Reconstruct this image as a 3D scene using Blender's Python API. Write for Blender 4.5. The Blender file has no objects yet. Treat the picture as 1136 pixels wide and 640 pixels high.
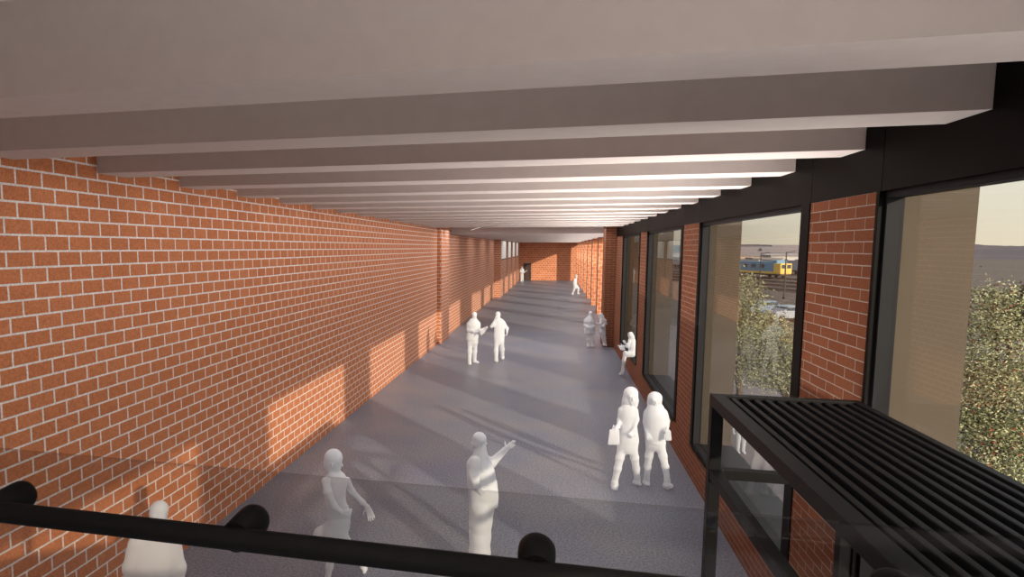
import bpy, bmesh, math, random
import numpy as np
from mathutils import Vector, Matrix

random.seed(7)
S = bpy.context.scene
COL = S.collection

# ------------------------------------------------------------------ camera
CF, CYAW, CPITCH, CROLL, CCX, CCY = 679.3, 0.2231, 0.0983, 0.0002, 460.63, 341.84
EYE = Vector((0, 0, 3.9))
def make_camera():
    cy, sy = math.cos(CYAW), math.sin(CYAW); cp, sp = math.cos(CPITCH), math.sin(CPITCH)
    fwd = Vector((-sy*cp, cy*cp, -sp)); right = Vector((cy, sy, 0)); up = right.cross(fwd)
    r2 = right*math.cos(CROLL) + up*math.sin(CROLL); u2 = -right*math.sin(CROLL) + up*math.cos(CROLL)
    cd = bpy.data.cameras.new('camera'); o = bpy.data.objects.new('camera', cd); COL.objects.link(o)
    M = Matrix((r2, u2, -fwd)).transposed().to_4x4(); M.translation = EYE
    o.matrix_world = M
    cd.sensor_width = 36; cd.lens = CF/1136*36
    cd.shift_x = (568-CCX)/1136; cd.shift_y = (CCY-320)/1136
    cd.clip_start = 0.05; cd.clip_end = 6000
    S.camera = o
make_camera()
S.view_settings.view_transform = 'Standard'; S.view_settings.look = 'None'
S.view_settings.gamma = 1; S.view_settings.use_curve_mapping = False
S.view_settings.exposure = 0.0

# ------------------------------------------------------------------ materials
def srgb(r, g, b):
    f = lambda c: (c/255/12.92 if c/255 <= .04045 else ((c/255+.055)/1.055)**2.4)
    return (f(r), f(g), f(b), 1)
def newmat(name):
    m = bpy.data.materials.new(name); m.use_nodes = True
    nt = m.node_tree; nt.nodes.clear()
    out = nt.nodes.new('ShaderNodeOutputMaterial')
    return m, nt, out
def N(nt, t, **kw):
    n = nt.nodes.new(t)
    for k, v in kw.items(): setattr(n, k, v)
    return n
def plain(name, col, rough=.6, noise=.0, scale=20, spec=.5, metallic=0, bump=0):
    m, nt, out = newmat(name)
    b = N(nt, 'ShaderNodeBsdfPrincipled'); nt.links.new(b.outputs[0], out.inputs[0])
    b.inputs['Roughness'].default_value = rough; b.inputs['Metallic'].default_value = metallic
    b.inputs['Specular IOR Level'].default_value = spec
    g = N(nt, 'ShaderNodeNewGeometry')
    tx = N(nt, 'ShaderNodeTexNoise'); tx.inputs['Scale'].default_value = scale; tx.inputs['Detail'].default_value = 4
    nt.links.new(g.outputs['Position'], tx.inputs['Vector'])
    mr = N(nt, 'ShaderNodeMapRange'); mr.inputs['To Min'].default_value = 1-noise; mr.inputs['To Max'].default_value = 1+noise
    mr.inputs['From Min'].default_value = .3; mr.inputs['From Max'].default_value = .7
    nt.links.new(tx.outputs[0], mr.inputs['Value'])
    mx = N(nt, 'ShaderNodeMix', data_type='RGBA', blend_type='MULTIPLY'); mx.inputs['Factor'].default_value = 1
    mx.inputs['A'].default_value = col
    nt.links.new(mr.outputs[0], mx.inputs['B']); nt.links.new(mx.outputs['Result'], b.inputs['Base Color'])
    if bump:
        bp = N(nt, 'ShaderNodeBump'); bp.inputs['Strength'].default_value = bump; bp.inputs['Distance'].default_value = .01
        nt.links.new(tx.outputs[0], bp.inputs['Height']); nt.links.new(bp.outputs[0], b.inputs['Normal'])
    return m
def brick(name, c1, c2, mortar, bw, rh, ms, off=(0, 0), grain=.25):
    """brick courses laid in metres, running along whichever way the face lies"""
    m, nt, out = newmat(name); L = nt.links.new
    b = N(nt, 'ShaderNodeBsdfPrincipled'); L(b.outputs[0], out.inputs[0]); b.inputs['Roughness'].default_value = .85
    b.inputs['Specular IOR Level'].default_value = .2
    g = N(nt, 'ShaderNodeNewGeometry')
    sp = N(nt, 'ShaderNodeSeparateXYZ'); L(g.outputs['Position'], sp.inputs[0])
    sn = N(nt, 'ShaderNodeSeparateXYZ'); L(g.outputs['True Normal'], sn.inputs[0])
    ab = N(nt, 'ShaderNodeMath', operation='ABSOLUTE'); L(sn.outputs[0], ab.inputs[0])
    gt = N(nt, 'ShaderNodeMath', operation='GREATER_THAN'); L(ab.outputs[0], gt.inputs[0]); gt.inputs[1].default_value = .5
    mx = N(nt, 'ShaderNodeMix', data_type='FLOAT'); L(gt.outputs[0], mx.inputs['Factor']); L(sp.outputs[0], mx.inputs['A']); L(sp.outputs[1], mx.inputs['B'])
    ax = N(nt, 'ShaderNodeMath', operation='ADD'); L(mx.outputs['Result'], ax.inputs[0]); ax.inputs[1].default_value = off[0]
    az = N(nt, 'ShaderNodeMath', operation='ADD'); L(sp.outputs[2], az.inputs[0]); az.inputs[1].default_value = off[1]
    cb = N(nt, 'ShaderNodeCombineXYZ'); L(ax.outputs[0], cb.inputs[0]); L(az.outputs[0], cb.inputs[1])
    t = N(nt, 'ShaderNodeTexBrick'); L(cb.outputs[0], t.inputs['Vector'])
    t.inputs['Scale'].default_value = 1; t.inputs['Brick Width'].default_value = bw; t.inputs['Row Height'].default_value = rh
    t.inputs['Mortar Size'].default_value = ms; t.inputs['Mortar Smooth'].default_value = .2; t.inputs['Bias'].default_value = 0
    t.inputs['Color1'].default_value = c1; t.inputs['Color2'].default_value = c2; t.inputs['Mortar'].default_value = mortar
    nz = N(nt, 'ShaderNodeTexNoise'); L(g.outputs['Position'], nz.inputs['Vector']); nz.inputs['Scale'].default_value = 60; nz.inputs['Detail'].default_value = 3
    mr = N(nt, 'ShaderNodeMapRange'); L(nz.outputs[0], mr.inputs['Value'])
    mr.inputs['From Min'].default_value = .3; mr.inputs['From Max'].default_value = .7; mr.inputs['To Min'].default_value = 1-grain; mr.inputs['To Max'].default_value = 1+grain
    ml = N(nt, 'ShaderNodeMix', data_type='RGBA', blend_type='MULTIPLY'); ml.inputs['Factor'].default_value = 1
    L(t.outputs['Color'], ml.inputs['A']); L(mr.outputs[0], ml.inputs['B']); L(ml.outputs['Result'], b.inputs['Base Color'])
    inv = N(nt, 'ShaderNodeMath', operation='SUBTRACT'); inv.inputs[0].default_value = 1; L(t.outputs['Fac'], inv.inputs[1])
    bp = N(nt, 'ShaderNodeBump'); bp.inputs['Strength'].default_value = .5; bp.inputs['Distance'].default_value = .008
    L(inv.outputs[0], bp.inputs['Height']); L(bp.outputs[0], b.inputs['Normal'])
    return m
def glass(name, tint=(1, 1, 1), refl=1.0):
    m, nt, out = newmat(name); L = nt.links.new
    tr = N(nt, 'ShaderNodeBsdfTransparent'); tr.inputs[0].default_value = (*tint, 1)
    gl = N(nt, 'ShaderNodeBsdfGlossy'); gl.inputs['Roughness'].default_value = 0; gl.inputs['Color'].default_value = (refl, refl, refl, 1)
    lw = N(nt, 'ShaderNodeLayerWeight'); lw.inputs['Blend'].default_value = .5
    pw = N(nt, 'ShaderNodeMath', operation='POWER'); L(lw.outputs['Facing'], pw.inputs[0]); pw.inputs[1].default_value = 5
    ma = N(nt, 'ShaderNodeMath', operation='MULTIPLY_ADD'); L(pw.outputs[0], ma.inputs[0]); ma.inputs[1].default_value = .92; ma.inputs[2].default_value = .04
    mx = N(nt, 'ShaderNodeMixShader'); L(ma.outputs[0], mx.inputs[0]); L(tr.outputs[0], mx.inputs[1]); L(gl.outputs[0], mx.inputs[2])
    L(mx.outputs[0], out.inputs[0])
    return m
def opal(name):
    m, nt, out = newmat(name); L = nt.links.new
    d = N(nt, 'ShaderNodeBsdfDiffuse'); d.inputs[0].default_value = (.86, .84, .83, 1)
    t = N(nt, 'ShaderNodeBsdfTranslucent'); t.inputs[0].default_value = (.95, .94, .93, 1)
    a = N(nt, 'ShaderNodeMixShader'); a.inputs[0].default_value = .6; L(d.outputs[0], a.inputs[1]); L(t.outputs[0], a.inputs[2])
    L(a.outputs[0], out.inputs[0])
    return m
def carpet(name):
    m, nt, out = newmat(name); L = nt.links.new
    b = N(nt, 'ShaderNodeBsdfPrincipled'); L(b.outputs[0], out.inputs[0])
    g = N(nt, 'ShaderNodeNewGeometry')
    n1 = N(nt, 'ShaderNodeTexNoise'); n1.inputs['Scale'].default_value = 34; n1.inputs['Detail'].default_value = 3; L(g.outputs['Position'], n1.inputs['Vector'])
    n2 = N(nt, 'ShaderNodeTexNoise'); n2.inputs['Scale'].default_value = .7; n2.inputs['Detail'].default_value = 3; L(g.outputs['Position'], n2.inputs['Vector'])
    r1 = N(nt, 'ShaderNodeMapRange'); L(n1.outputs[0], r1.inputs['Value']); r1.inputs['From Min'].default_value = .3; r1.inputs['From Max'].default_value = .7
    r1.inputs['To Min'].default_value = .5; r1.inputs['To Max'].default_value = 1.5
    r2 = N(nt, 'ShaderNodeValToRGB'); L(n2.outputs[0], r2.inputs[0])
    r2.color_ramp.elements[0].position = .35; r2.color_ramp.elements[0].color = FLOOR_A
    r2.color_ramp.elements[1].position = .65; r2.color_ramp.elements[1].color = FLOOR_B
    ml = N(nt, 'ShaderNodeMix', data_type='RGBA', blend_type='MULTIPLY'); ml.inputs['Factor'].default_value = 1
    L(r2.outputs[0], ml.inputs['A']); L(r1.outputs[0], ml.inputs['B']); L(ml.outputs['Result'], b.inputs['Base Color'])
    b.inputs['Roughness'].default_value = .42; b.inputs['Specular IOR Level'].default_value = .35
    bp = N(nt, 'ShaderNodeBump'); bp.inputs['Strength'].default_value = .25; bp.inputs['Distance'].default_value = .004
    L(n1.outputs[0], bp.inputs['Height']); L(bp.outputs[0], b.inputs['Normal'])
    return m
def figure_mat(name, see=.1):
    """pale slightly see-through white of the visitor figures"""
    m, nt, out = newmat(name); L = nt.links.new
    d = N(nt, 'ShaderNodeBsdfDiffuse'); d.inputs[0].default_value = (.77, .79, .83, 1)
    t = N(nt, 'ShaderNodeBsdfTranslucent'); t.inputs[0].default_value = (.77, .79, .83, 1)
    a = N(nt, 'ShaderNodeMixShader'); a.inputs[0].default_value = .5; L(d.outputs[0], a.inputs[1]); L(t.outputs[0], a.inputs[2])
    tr = N(nt, 'ShaderNodeBsdfTransparent')
    b = N(nt, 'ShaderNodeMixShader'); b.inputs[0].default_value = see; L(a.outputs[0], b.inputs[1]); L(tr.outputs[0], b.inputs[2])
    L(b.outputs[0], out.inputs[0])
    return m

FLOOR_A = srgb(99, 103, 117); FLOOR_B = srgb(109, 109, 117)
M = {}
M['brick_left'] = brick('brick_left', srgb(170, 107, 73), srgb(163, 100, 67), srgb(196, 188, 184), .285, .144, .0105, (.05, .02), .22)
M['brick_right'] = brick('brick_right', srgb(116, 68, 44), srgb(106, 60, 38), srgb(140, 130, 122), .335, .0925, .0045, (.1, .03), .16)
M['brick_far'] = brick('brick_far', srgb(194, 122, 86), srgb(174, 104, 72), srgb(208, 182, 162), .36, .24, .013, (0, 0))
M['concrete'] = plain('concrete', srgb(196, 186, 182), .8, .03, 9)
M['black'] = plain('black_steel', srgb(9, 8, 8), .6, .1, 8, .12)
M['frame'] = plain('grey_frame', srgb(30, 30, 33), .6, .05, 8, .15)
M['tan'] = plain('tan_render', srgb(82, 72, 60), .9, .03, 5)
M['sill'] = plain('dark_sill', srgb(36, 35, 35), .6, .04, 6)
M['steel'] = plain('dark_platform_steel', srgb(13, 13, 15), .55, .08, 12, .2)
M['rail'] = plain('black_rail', srgb(8, 8, 8), .55, .05, 12, .15)
M['carpet'] = carpet('carpet')
M['glass'] = glass('window_glass', (.97, .97, .96), .38)
M['opal'] = opal('opal_glass')
M['balustrade'] = glass('balustrade_glass', (.88, .875, .87), .55)
M['door'] = plain('dark_door', srgb(64, 46, 40), .5, .1, 4)
M['trimgrey'] = plain('door_metal', srgb(120, 110, 104), .4, .05, 6)
M['white'] = figure_mat('figure_white')
M['white_thin'] = figure_mat('figure_white_thin', .3)
M['bag'] = figure_mat('figure_bag', .16)
M['paper'] = plain('paper_white', srgb(225, 222, 220), .8, .02, 20)

m, nt, out = newmat('streak_glow'); em = N(nt, 'ShaderNodeEmission'); em.inputs[0].default_value = (1, .95, .88, 1); em.inputs[1].default_value = .75
nt.links.new(em.outputs[0], out.inputs[0]); M['streakglow'] = m  # weak emission for the pale streak on the soffit

# ------------------------------------------------------------------ mesh helpers
class MB:
    def __init__(s): s.bm = bmesh.new()
    def box(s, x0, x1, y0, y1, z0, z1, bev=0):
        vs = [s.bm.verts.new(p) for p in ((x0,y0,z0),(x1,y0,z0),(x1,y1,z0),(x0,y1,z0),(x0,y0,z1),(x1,y0,z1),(x1,y1,z1),(x0,y1,z1))]
        fs = [s.bm.faces.new([vs[i] for i in f]) for f in ((3,2,1,0),(4,5,6,7),(0,1,5,4),(1,2,6,5),(2,3,7,6),(3,0,4,7))]
        if bev:
            es = list({e for f in fs for e in f.edges})
            bmesh.ops.bevel(s.bm, geom=es, offset=bev, segments=2, affect='EDGES', profile=.5)
        return s
    def bar(s, a, b, w, h=None, up=(0, 0, 1)):
        """rectangular bar from a to b"""
        a, b = Vector(a), Vector(b); h = h or w
        d = (b-a).normalized(); sx = d.cross(Vector(up)).normalized(); sz = sx.cross(d)
        vs = []
        for p in (a, b):
            for i, j in ((-1,-1),(1,-1),(1,1),(-1,1)): vs.append(s.bm.verts.new(p+sx*i*w/2+sz*j*h/2))
        for f in ((3,2,1,0),(4,5,6,7),(0,1,5,4),(1,2,6,5),(2,3,7,6),(3,0,4,7)): s.bm.faces.new([vs[i] for i in f])
        return s
    def tube(s, pts, rad, seg=20, caps=True):
        pts = [Vector(p) for p in pts]; rad = rad if isinstance(rad, (list, tuple)) else [rad]*len(pts)
        rings = []; ref = None
        for i, p in enumerate(pts):
            d = (pts[min(i+1, len(pts)-1)]-pts[max(i-1, 0)])
            if d.length < 1e-9: d = pts[-1]-pts[0]
            d.normalize()
            if ref is None: ref = Vector((0,0,1)) if abs(d.z) < .9 else Vector((1,0,0))
            u = d.cross(ref).normalized(); v = d.cross(u)
            rings.append([s.bm.verts.new(p+(u*math.cos(t)+v*math.sin(t))*rad[i]) for t in [2*math.pi*k/seg for k in range(seg)]])
        for r0, r1 in zip(rings, rings[1:]):
            for k in range(seg):
                f = s.bm.faces.new((r0[k], r0[(k+1) % seg], r1[(k+1) % seg], r1[k])); f.smooth = True
        if caps:
            s.bm.faces.new(rings[0][::-1]); s.bm.faces.new(rings[-1])
        return s
    def poly(s, pts):
        s.bm.faces.new([s.bm.verts.new(p) for p in pts]); return s
    def build(s, name, mat, parent=None, smooth=False):
        bmesh.ops.recalc_face_normals(s.bm, faces=s.bm.faces)
        me = bpy.data.meshes.new(name); s.bm.to_mesh(me); s.bm.free()
        o = bpy.data.objects.new(name, me); COL.objects.link(o)
        if isinstance(mat, list):
            for q in mat: me.materials.append(q)
        else: me.materials.append(mat)
        if smooth:
            for p in me.polygons: p.use_smooth = True
        if parent is not None: o.parent = parent; o.matrix_parent_inverse = parent.matrix_world.inverted() if False else Matrix.Translation(-parent.location)
        return o
def tag(o, label=None, cat=None, group=None, kind=None):
    if label: o['label'] = label
    if cat: o['category'] = cat
    if group: o['group'] = group
    if kind: o['kind'] = kind
    return o
def struct(o, label=None): return tag(o, label, None, None, 'structure')
def empty(name, loc, label=None, cat=None, group=None, kind=None):
    o = bpy.data.objects.new(name, None); COL.objects.link(o); o.location = loc; o.empty_display_size = .2
    return tag(o, label, cat, group, kind)

# ------------------------------------------------------------------ the hall
XL, XR = -4.593, 2.336
ZB, ZH, ZS = 4.66, 4.315, .56          # beam undersides, window heads, window sills
ZSLAB, ZF = 5.3, 4.52                  # slab above the beams, flat far ceiling
XG, XO = 2.46, 2.97                    # glazing line, outer face of the wall
Y0, YFAR, YEND = -12.0, 27.6, 75.3
BAYS = [(-10.9, -6.4), (-5.1, -.6), (.72, 5.25), (6.5, 11.0), (12.32, 16.9), (18.2, 22.75)]

struct(MB().box(XL-.3, 3.2, Y0, YEND+.4, -.3, 0).build('floor', M['carpet']))
# slab over the beams and the flat ceiling beyond them
struct(MB().box(XL-.3, XO, Y0, YFAR+.3, ZSLAB, ZSLAB+.3).build('ceiling', M['concrete']))
struct(MB().box(XL-.3, 3.4, YFAR, YEND+.4, ZF, ZSLAB+.3).build('ceiling_far', M['concrete']))
# left wall: plain run, pilaster, plain run, then bays with high windows
wl = MB().box(XL-.4, XL, Y0, 48.2, 0, ZSLAB)
XS = -4.1                              # the wall steps out here, under a row of high windows
wl.box(XL-.4, XS, 48.2, YEND, 0, 2.93)
LP = [(48.2, 48.8), (54.1, 55.1), (60.0, 61.0), (65.9, 66.9), (71.8, YEND)]
for a, b in LP: wl.box(XL-.4, XS, a, b, 2.93, ZF)
struct(wl.build('wall_left', M['brick_left']))
struct(MB().box(XL-.1, -4.43, 24.25, 26.2, 0, ZSLAB-.01).build('brick_pilaster', M['brick_left']), 'brick pilaster on the left wall')
for a, b in LP[1:4]:
    struct(MB().box(XS+.001, XS+.09, a+.25, b-.25, 0, ZF-.005).build('brick_pillar', M['brick_left']))
wn = 0
def window(n, y0, y1, z0, z1, x0, x1, wn0=.2, wf=.05, wb=.07, wt=.05, xp=None, pane='glass'):
    """steel frame with one fixed pane, set in a wall that runs along the hall"""
    e = empty('window_%d' % n, ((x0+x1)/2, (y0+y1)/2, z0), kind='structure')
    f = MB().box(x0, x1, y0, y0+wn0, z0, z1).box(x0, x1, y1-wf, y1, z0, z1)
    f.box(x0, x1, y0+wn0, y1-wf, z0, z0+wb).box(x0, x1, y0+wn0, y1-wf, z1-wt, z1)
    f.build('frame', M['black'] if wn0 > .1 else M['frame'], e)
    xp = xp or (x0+x1)/2
    MB().box(xp-.004, xp+.004, y0+wn0, y1-wf, z0+wb, z1-wt).build('pane', M[pane], e)
    return e
for i, (a, b) in enumerate(zip(LP, LP[1:])):
    window(10+i, a[1], b[0], 2.93, ZF-.01, XS-.05, XS-.005, .05, .05, pane='opal')
struct(MB().box(XL-.4, 3.2, Y0-.3, Y0, 0, ZSLAB).build('wall_back', M['brick_left']))
# near right wall: spandrel and piers in brick
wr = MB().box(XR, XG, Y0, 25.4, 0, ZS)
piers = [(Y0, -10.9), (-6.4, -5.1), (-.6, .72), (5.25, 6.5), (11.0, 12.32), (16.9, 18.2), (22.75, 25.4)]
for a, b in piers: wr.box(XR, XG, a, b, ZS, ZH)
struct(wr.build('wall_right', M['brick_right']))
wo = MB().box(XG, XO, Y0, 25.4, -3.2, ZS-.02)
for a, b in piers: wo.box(XG, XO, a, b, ZS-.02, ZSLAB+.3)
struct(wo.build('wall_outer', M['tan']))
for k, (a, b) in enumerate(BAYS):
    # grey jamb at the far side, black steel face frame, dark sill, glass
    e = empty('window_%d' % (k+1), (XR, (a+b)/2, ZS), kind='structure')
    f = MB().box(XR-.012, XR+.03, a-.01, a+.19, ZS, ZH).box(XR-.012, XR+.03, b-.035, b+.01, ZS, ZH)
    f.box(XR-.012, XR+.03, a+.19, b-.035, ZS-.03, ZS+.03)
    f.build('frame', M['black'], e)
    f = MB().box(XR+.031, XG+.02, b-.06, b, ZS+.03, ZH).box(XR+.031, XG+.02, a, a+.17, ZS+.03, ZH)
    f.box(XR+.031, XG+.02, a+.17, b-.06, ZS-.01, ZS+.03).box(XR+.031, XG+.02, a+.17, b-.06, ZH-.05, ZH)
    f.build('jamb_lining', M['frame'], e)
    MB().box(XG-.004, XG+.004, a+.17, b-.06, ZS+.03, ZH-.05).build('pane', M['glass'], e)
    struct(MB().box(XG+.021, XO+.03, a+.001, b-.001, ZS-.02, ZS+.01).build('window_ledge', M['sill']))
# black steel header with joint lines
seams = [Y0, -10.9, -6.4, -5.1, -.6, .72, 5.22, 6.5, 11.0, 12.32, 16.9, 18.2, 22.75, 25.0]
hd = MB()
for a, b in zip(seams, seams[1:]): hd.box(XR, XG, a+.004, b-.004, ZH, ZSLAB-.01)
hd.box(XR+.02, XG-.01, Y0, 25.0, ZH+.01, ZSLAB-.01)
struct(hd.build('steel_lintel', M['black']))
# pilaster that ends the near wall
struct(MB().box(1.93, XG, 25.0, 26.3, 0, ZSLAB-.01).build('brick_pilaster', M['brick_right']), 'brick pilaster on the right wall')
# roof beams
for k in range(-9, 15):
    y = 2.656 + 1.4248*k
    struct(MB().box(XL, XR-.002, y, y+.419, ZB, ZSLAB).build('ceiling_beam', M['concrete']))
# far right: brick piers with glazing between
FP = [31.5 + 5.9*k for k in range(8)]
for y in FP:
    struct(MB().box(2.5, 2.86, y, y+1.1, 0, ZF-.005).build('brick_pillar', M['brick_far']))
    struct(MB().box(2.861, 3.1, y+.02, y+1.08, 0, ZF-.005).build('steel_column', M['black']))
prev = 26.3
for k, y in enumerate(FP + [YEND]):
    window(20+k, prev, y, 0, ZF-.005, 2.98, 3.08, .06, .06)
    prev = y+1.1
struct(MB().box(2.98, 3.1, 26.3, YFAR-.001, ZF-.004, ZSLAB+.3).build('wall_return', M['tan']))
struct(MB().box(XG+.001, 3.1, 25.401, 26.299, -.2, ZSLAB+.3).build('wall_return', M['tan']))
sl = empty('soffit_streak', (-3.46, YFAR, 4.76), 'short pale glowing strip slanting across the soffit where the beams end', 'light')  # pale streak on the soffit; its brightness is put in as emission
MB().bar((-3.70, YFAR-.02, 4.685), (-3.22, YFAR-.02, 4.835), .036, .07, (0, 1, 0)).build('streak_back', M['paper'], sl)
MB().bar((-3.68, YFAR-.045, 4.69), (-3.24, YFAR-.045, 4.83), .016, .05, (0, 1, 0)).build('streak_face', M['streakglow'], sl)
# end wall with a door opening
we = MB().box(XL-.4, -3.72, YEND, YEND+.4, 0, ZF).box(-2.72, 3.4, YEND, YEND+.4, 0, ZF).box(-3.72, -2.72, YEND, YEND+.4, 2.1, ZF)
struct(we.build('wall_end', M['brick_far']))
e = empty('door_1', (-3.22, YEND+.15, 0), kind='structure')
MB().box(-3.72, -3.66, YEND+.05, YEND+.25, 0, 2.1).box(-2.78, -2.72, YEND+.05, YEND+.25, 0, 2.1).box(-3.66, -2.78, YEND+.05, YEND+.25, 2.03, 2.1).build('door_frame', M['trimgrey'], e)
for x0, x1, hx in ((-3.655, -3.225, -3.27), (-3.215, -2.785, -3.17)):
    lf = MB().box(x0, x1, YEND+.1, YEND+.16, .01, 2.025).build('door_leaf', M['door'], e)
    MB().tube([(hx, YEND+.06, .85), (hx, YEND+.06, 1.25)], .015, 10).build('door_handle', M['trimgrey'], e)

# ------------------------------------------------------------------ landing, balustrade, slatted platform
struct(MB().box(XL, 1.15, -6.0, 1.28, 2.12, 2.3).build('landing_floor', M['carpet']))
rl = empty('balustrade', (-1.6, 1.22, 2.3), 'black bar balustrade with a clear glass panel across the landing edge', 'railing')
MB().tube([(-4.4, 1.22, 3.236), (1.1, 1.22, 3.236)], .0255, 28).build('handrail', M['rail'], rl)
MB().box(-4.45, 1.12, 1.333, 1.347, 2.14, 3.352).build('glass_panel', M['balustrade'], rl)
for k in range(-5, 3):
    x = -.024 + .68*k
    if x < -4.3: continue
    MB().tube([(x, 1.226, 3.236), (x, 1.30, 3.236), (x, 1.318, 3.236), (x, 1.331, 3.236)], [.036, .041, .041, .036], 28).build('standoff', M['rail'], rl)
for x in (-4.1, -1.75, 1.05):
    MB().box(x-.02, x+.02, 1.195, 1.245, 2.3, 3.225).build('post', M['rail'], rl)

pf = empty('steel_platform', (1.8, 3.6, 0), 'black steel frame platform with a slatted top beside the near window', 'platform')
PX0, PX1, PY0, PY1, PZ = 1.26, 2.325, 1.5, 5.32, 2.72
fr = MB().box(PX0, PX0+.1, PY0, PY1, PZ-.09, PZ, .004).box(PX1-.05, PX1, PY0, PY1, PZ-.09, PZ, .004)
fr.box(PX0+.1, PX1-.05, PY1-.08, PY1, PZ-.09, PZ, .004).box(PX0+.1, PX1-.05, PY0, PY0+.1, PZ-.09, PZ, .004)
fr.build('top_frame', M['steel'], pf)
MB().box(PX0+.1, PX1-.05, PY0+.1, PY1-.08, PZ-.088, PZ-.076).build('deck', M['black'], pf)
ns = 11; w0, w1 = PX0+.1, PX1-.05; step = (w1-w0)/ns
for k in range(ns):
    x = w0 + step*(k+.62)
    MB().box(x-.018, x+.018, PY0+.1, PY1-.08, PZ-.055, PZ-.012, .006).build('slat', M['steel'], pf)
for (x, y) in ((PX0, PY1-.09), (PX1-.09, PY1-.09), (PX0, PY0), (PX1-.09, PY0)):
    MB().box(x, x+.09, y, y+.09, 0, PZ-.09, .003).build('post', M['steel'], pf)
MB().box(PX0+.09, PX1-.09, PY1-.085, PY1-.005, 2.03, 2.11, .003).build('cross_rail', M['steel'], pf)
MB().box(PX0+.005, PX0+.085, PY0+.09, PY1-.09, 2.03, 2.11, .003).build('side_rail', M['steel'], pf)
MB().box(PX1-.085, PX1-.005, PY0+.09, PY1-.09, 2.03, 2.11, .003).build('side_rail', M['steel'], pf)

#@PEOPLE@
# ------------------------------------------------------------------ people
# Each figure is a skeleton of tapering limbs in metres (x to its side, y away from the balustrade, z up), grown
# into one continuous skin as a blended distance field.
FIG = {}
FIG['bagwoman'] = {'loc': (1.2,10.12),'rot': -0.118,'chains': [('body',0.03,0.62,[(0.025,0.0,1.38,0.047),(0.027,0.0,1.305,0.047)],{}),('body',0.04,0.62,[(-0.001,0,1.312,0.116),(0.013,0,1.214,0.119),(0.017,0,1.094,0.111),(0.022,0,0.959,0.122),(0.021,0,0.823,0.147),(0.012,0,0.731,0.145)],{}),('body',0.03,0.9,[(-0.071,0,0.713,0.07),(-0.098,-0.02,0.527,0.064),(-0.126,-0.02,0.34,0.056),(-0.166,0.03,0.101,0.048)],{}),('body',0.03,0.9,[(0.088,0,0.73,0.072),(0.125,0.08,0.52,0.064),(0.158,0.2,0.299,0.054),(0.186,0.3,0.073,0.046)],{}),('body',0.025,0.8,[(-0.166,0.03,0.101,0.048),(-0.163,0,0.051,0.057),(-0.161,-0.08,0.032,0.056)],{}),('body',0.025,0.8,[(0.181,0.3,0.06,0.048),(0.165,0.3,0.007,0.054),(0.21,0.25,0.016,0.042)],{}),('body',0.03,0.9,[(-0.107,0,1.308,0.042),(-0.118,0.03,1.133,0.039),(-0.141,-0.12,1.061,0.03),(-0.183,-0.2,1.037,0.025)],{}),('body',0.03,0.9,[(0.115,0,1.322,0.038),(0.131,-0.03,1.182,0.038),(0.103,-0.1,1.026,0.03)],{}),('hair',0.03,0.8,[(0.037,0.02,1.585,0.099),(0.008,0.03,1.461,0.097),(-0.025,0.04,1.366,0.083)],{}),('hair',0.03,0.8,[(0.037,0.02,1.579,0.105),(0.082,0.02,1.47,0.069),(0.096,0.02,1.393,0.05)],{})],'head': (0.039,0.0,1.53,0.085,0.125),'face': (0.35,-0.94),'hands': [((-0.185,-0.2,1.028),(-0.1,-0.1,-1),(1,0,0),'hook'),((0.098,-0.11,1.016),(-0.5,-0.35,-0.7),(0,1,0),'curl')],'extra': {'bag': [(-0.193,-0.32,0.947),(-0.283,-0.32,0.822),(-0.108,-0.32,0.841),(-0.262,-0.32,1.06),(-0.12,-0.32,1.075)],'strap': [(-0.218,-0.32,1.062),(-0.208,-0.25,1.12),(-0.158,-0.32,1.068)]}}
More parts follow.
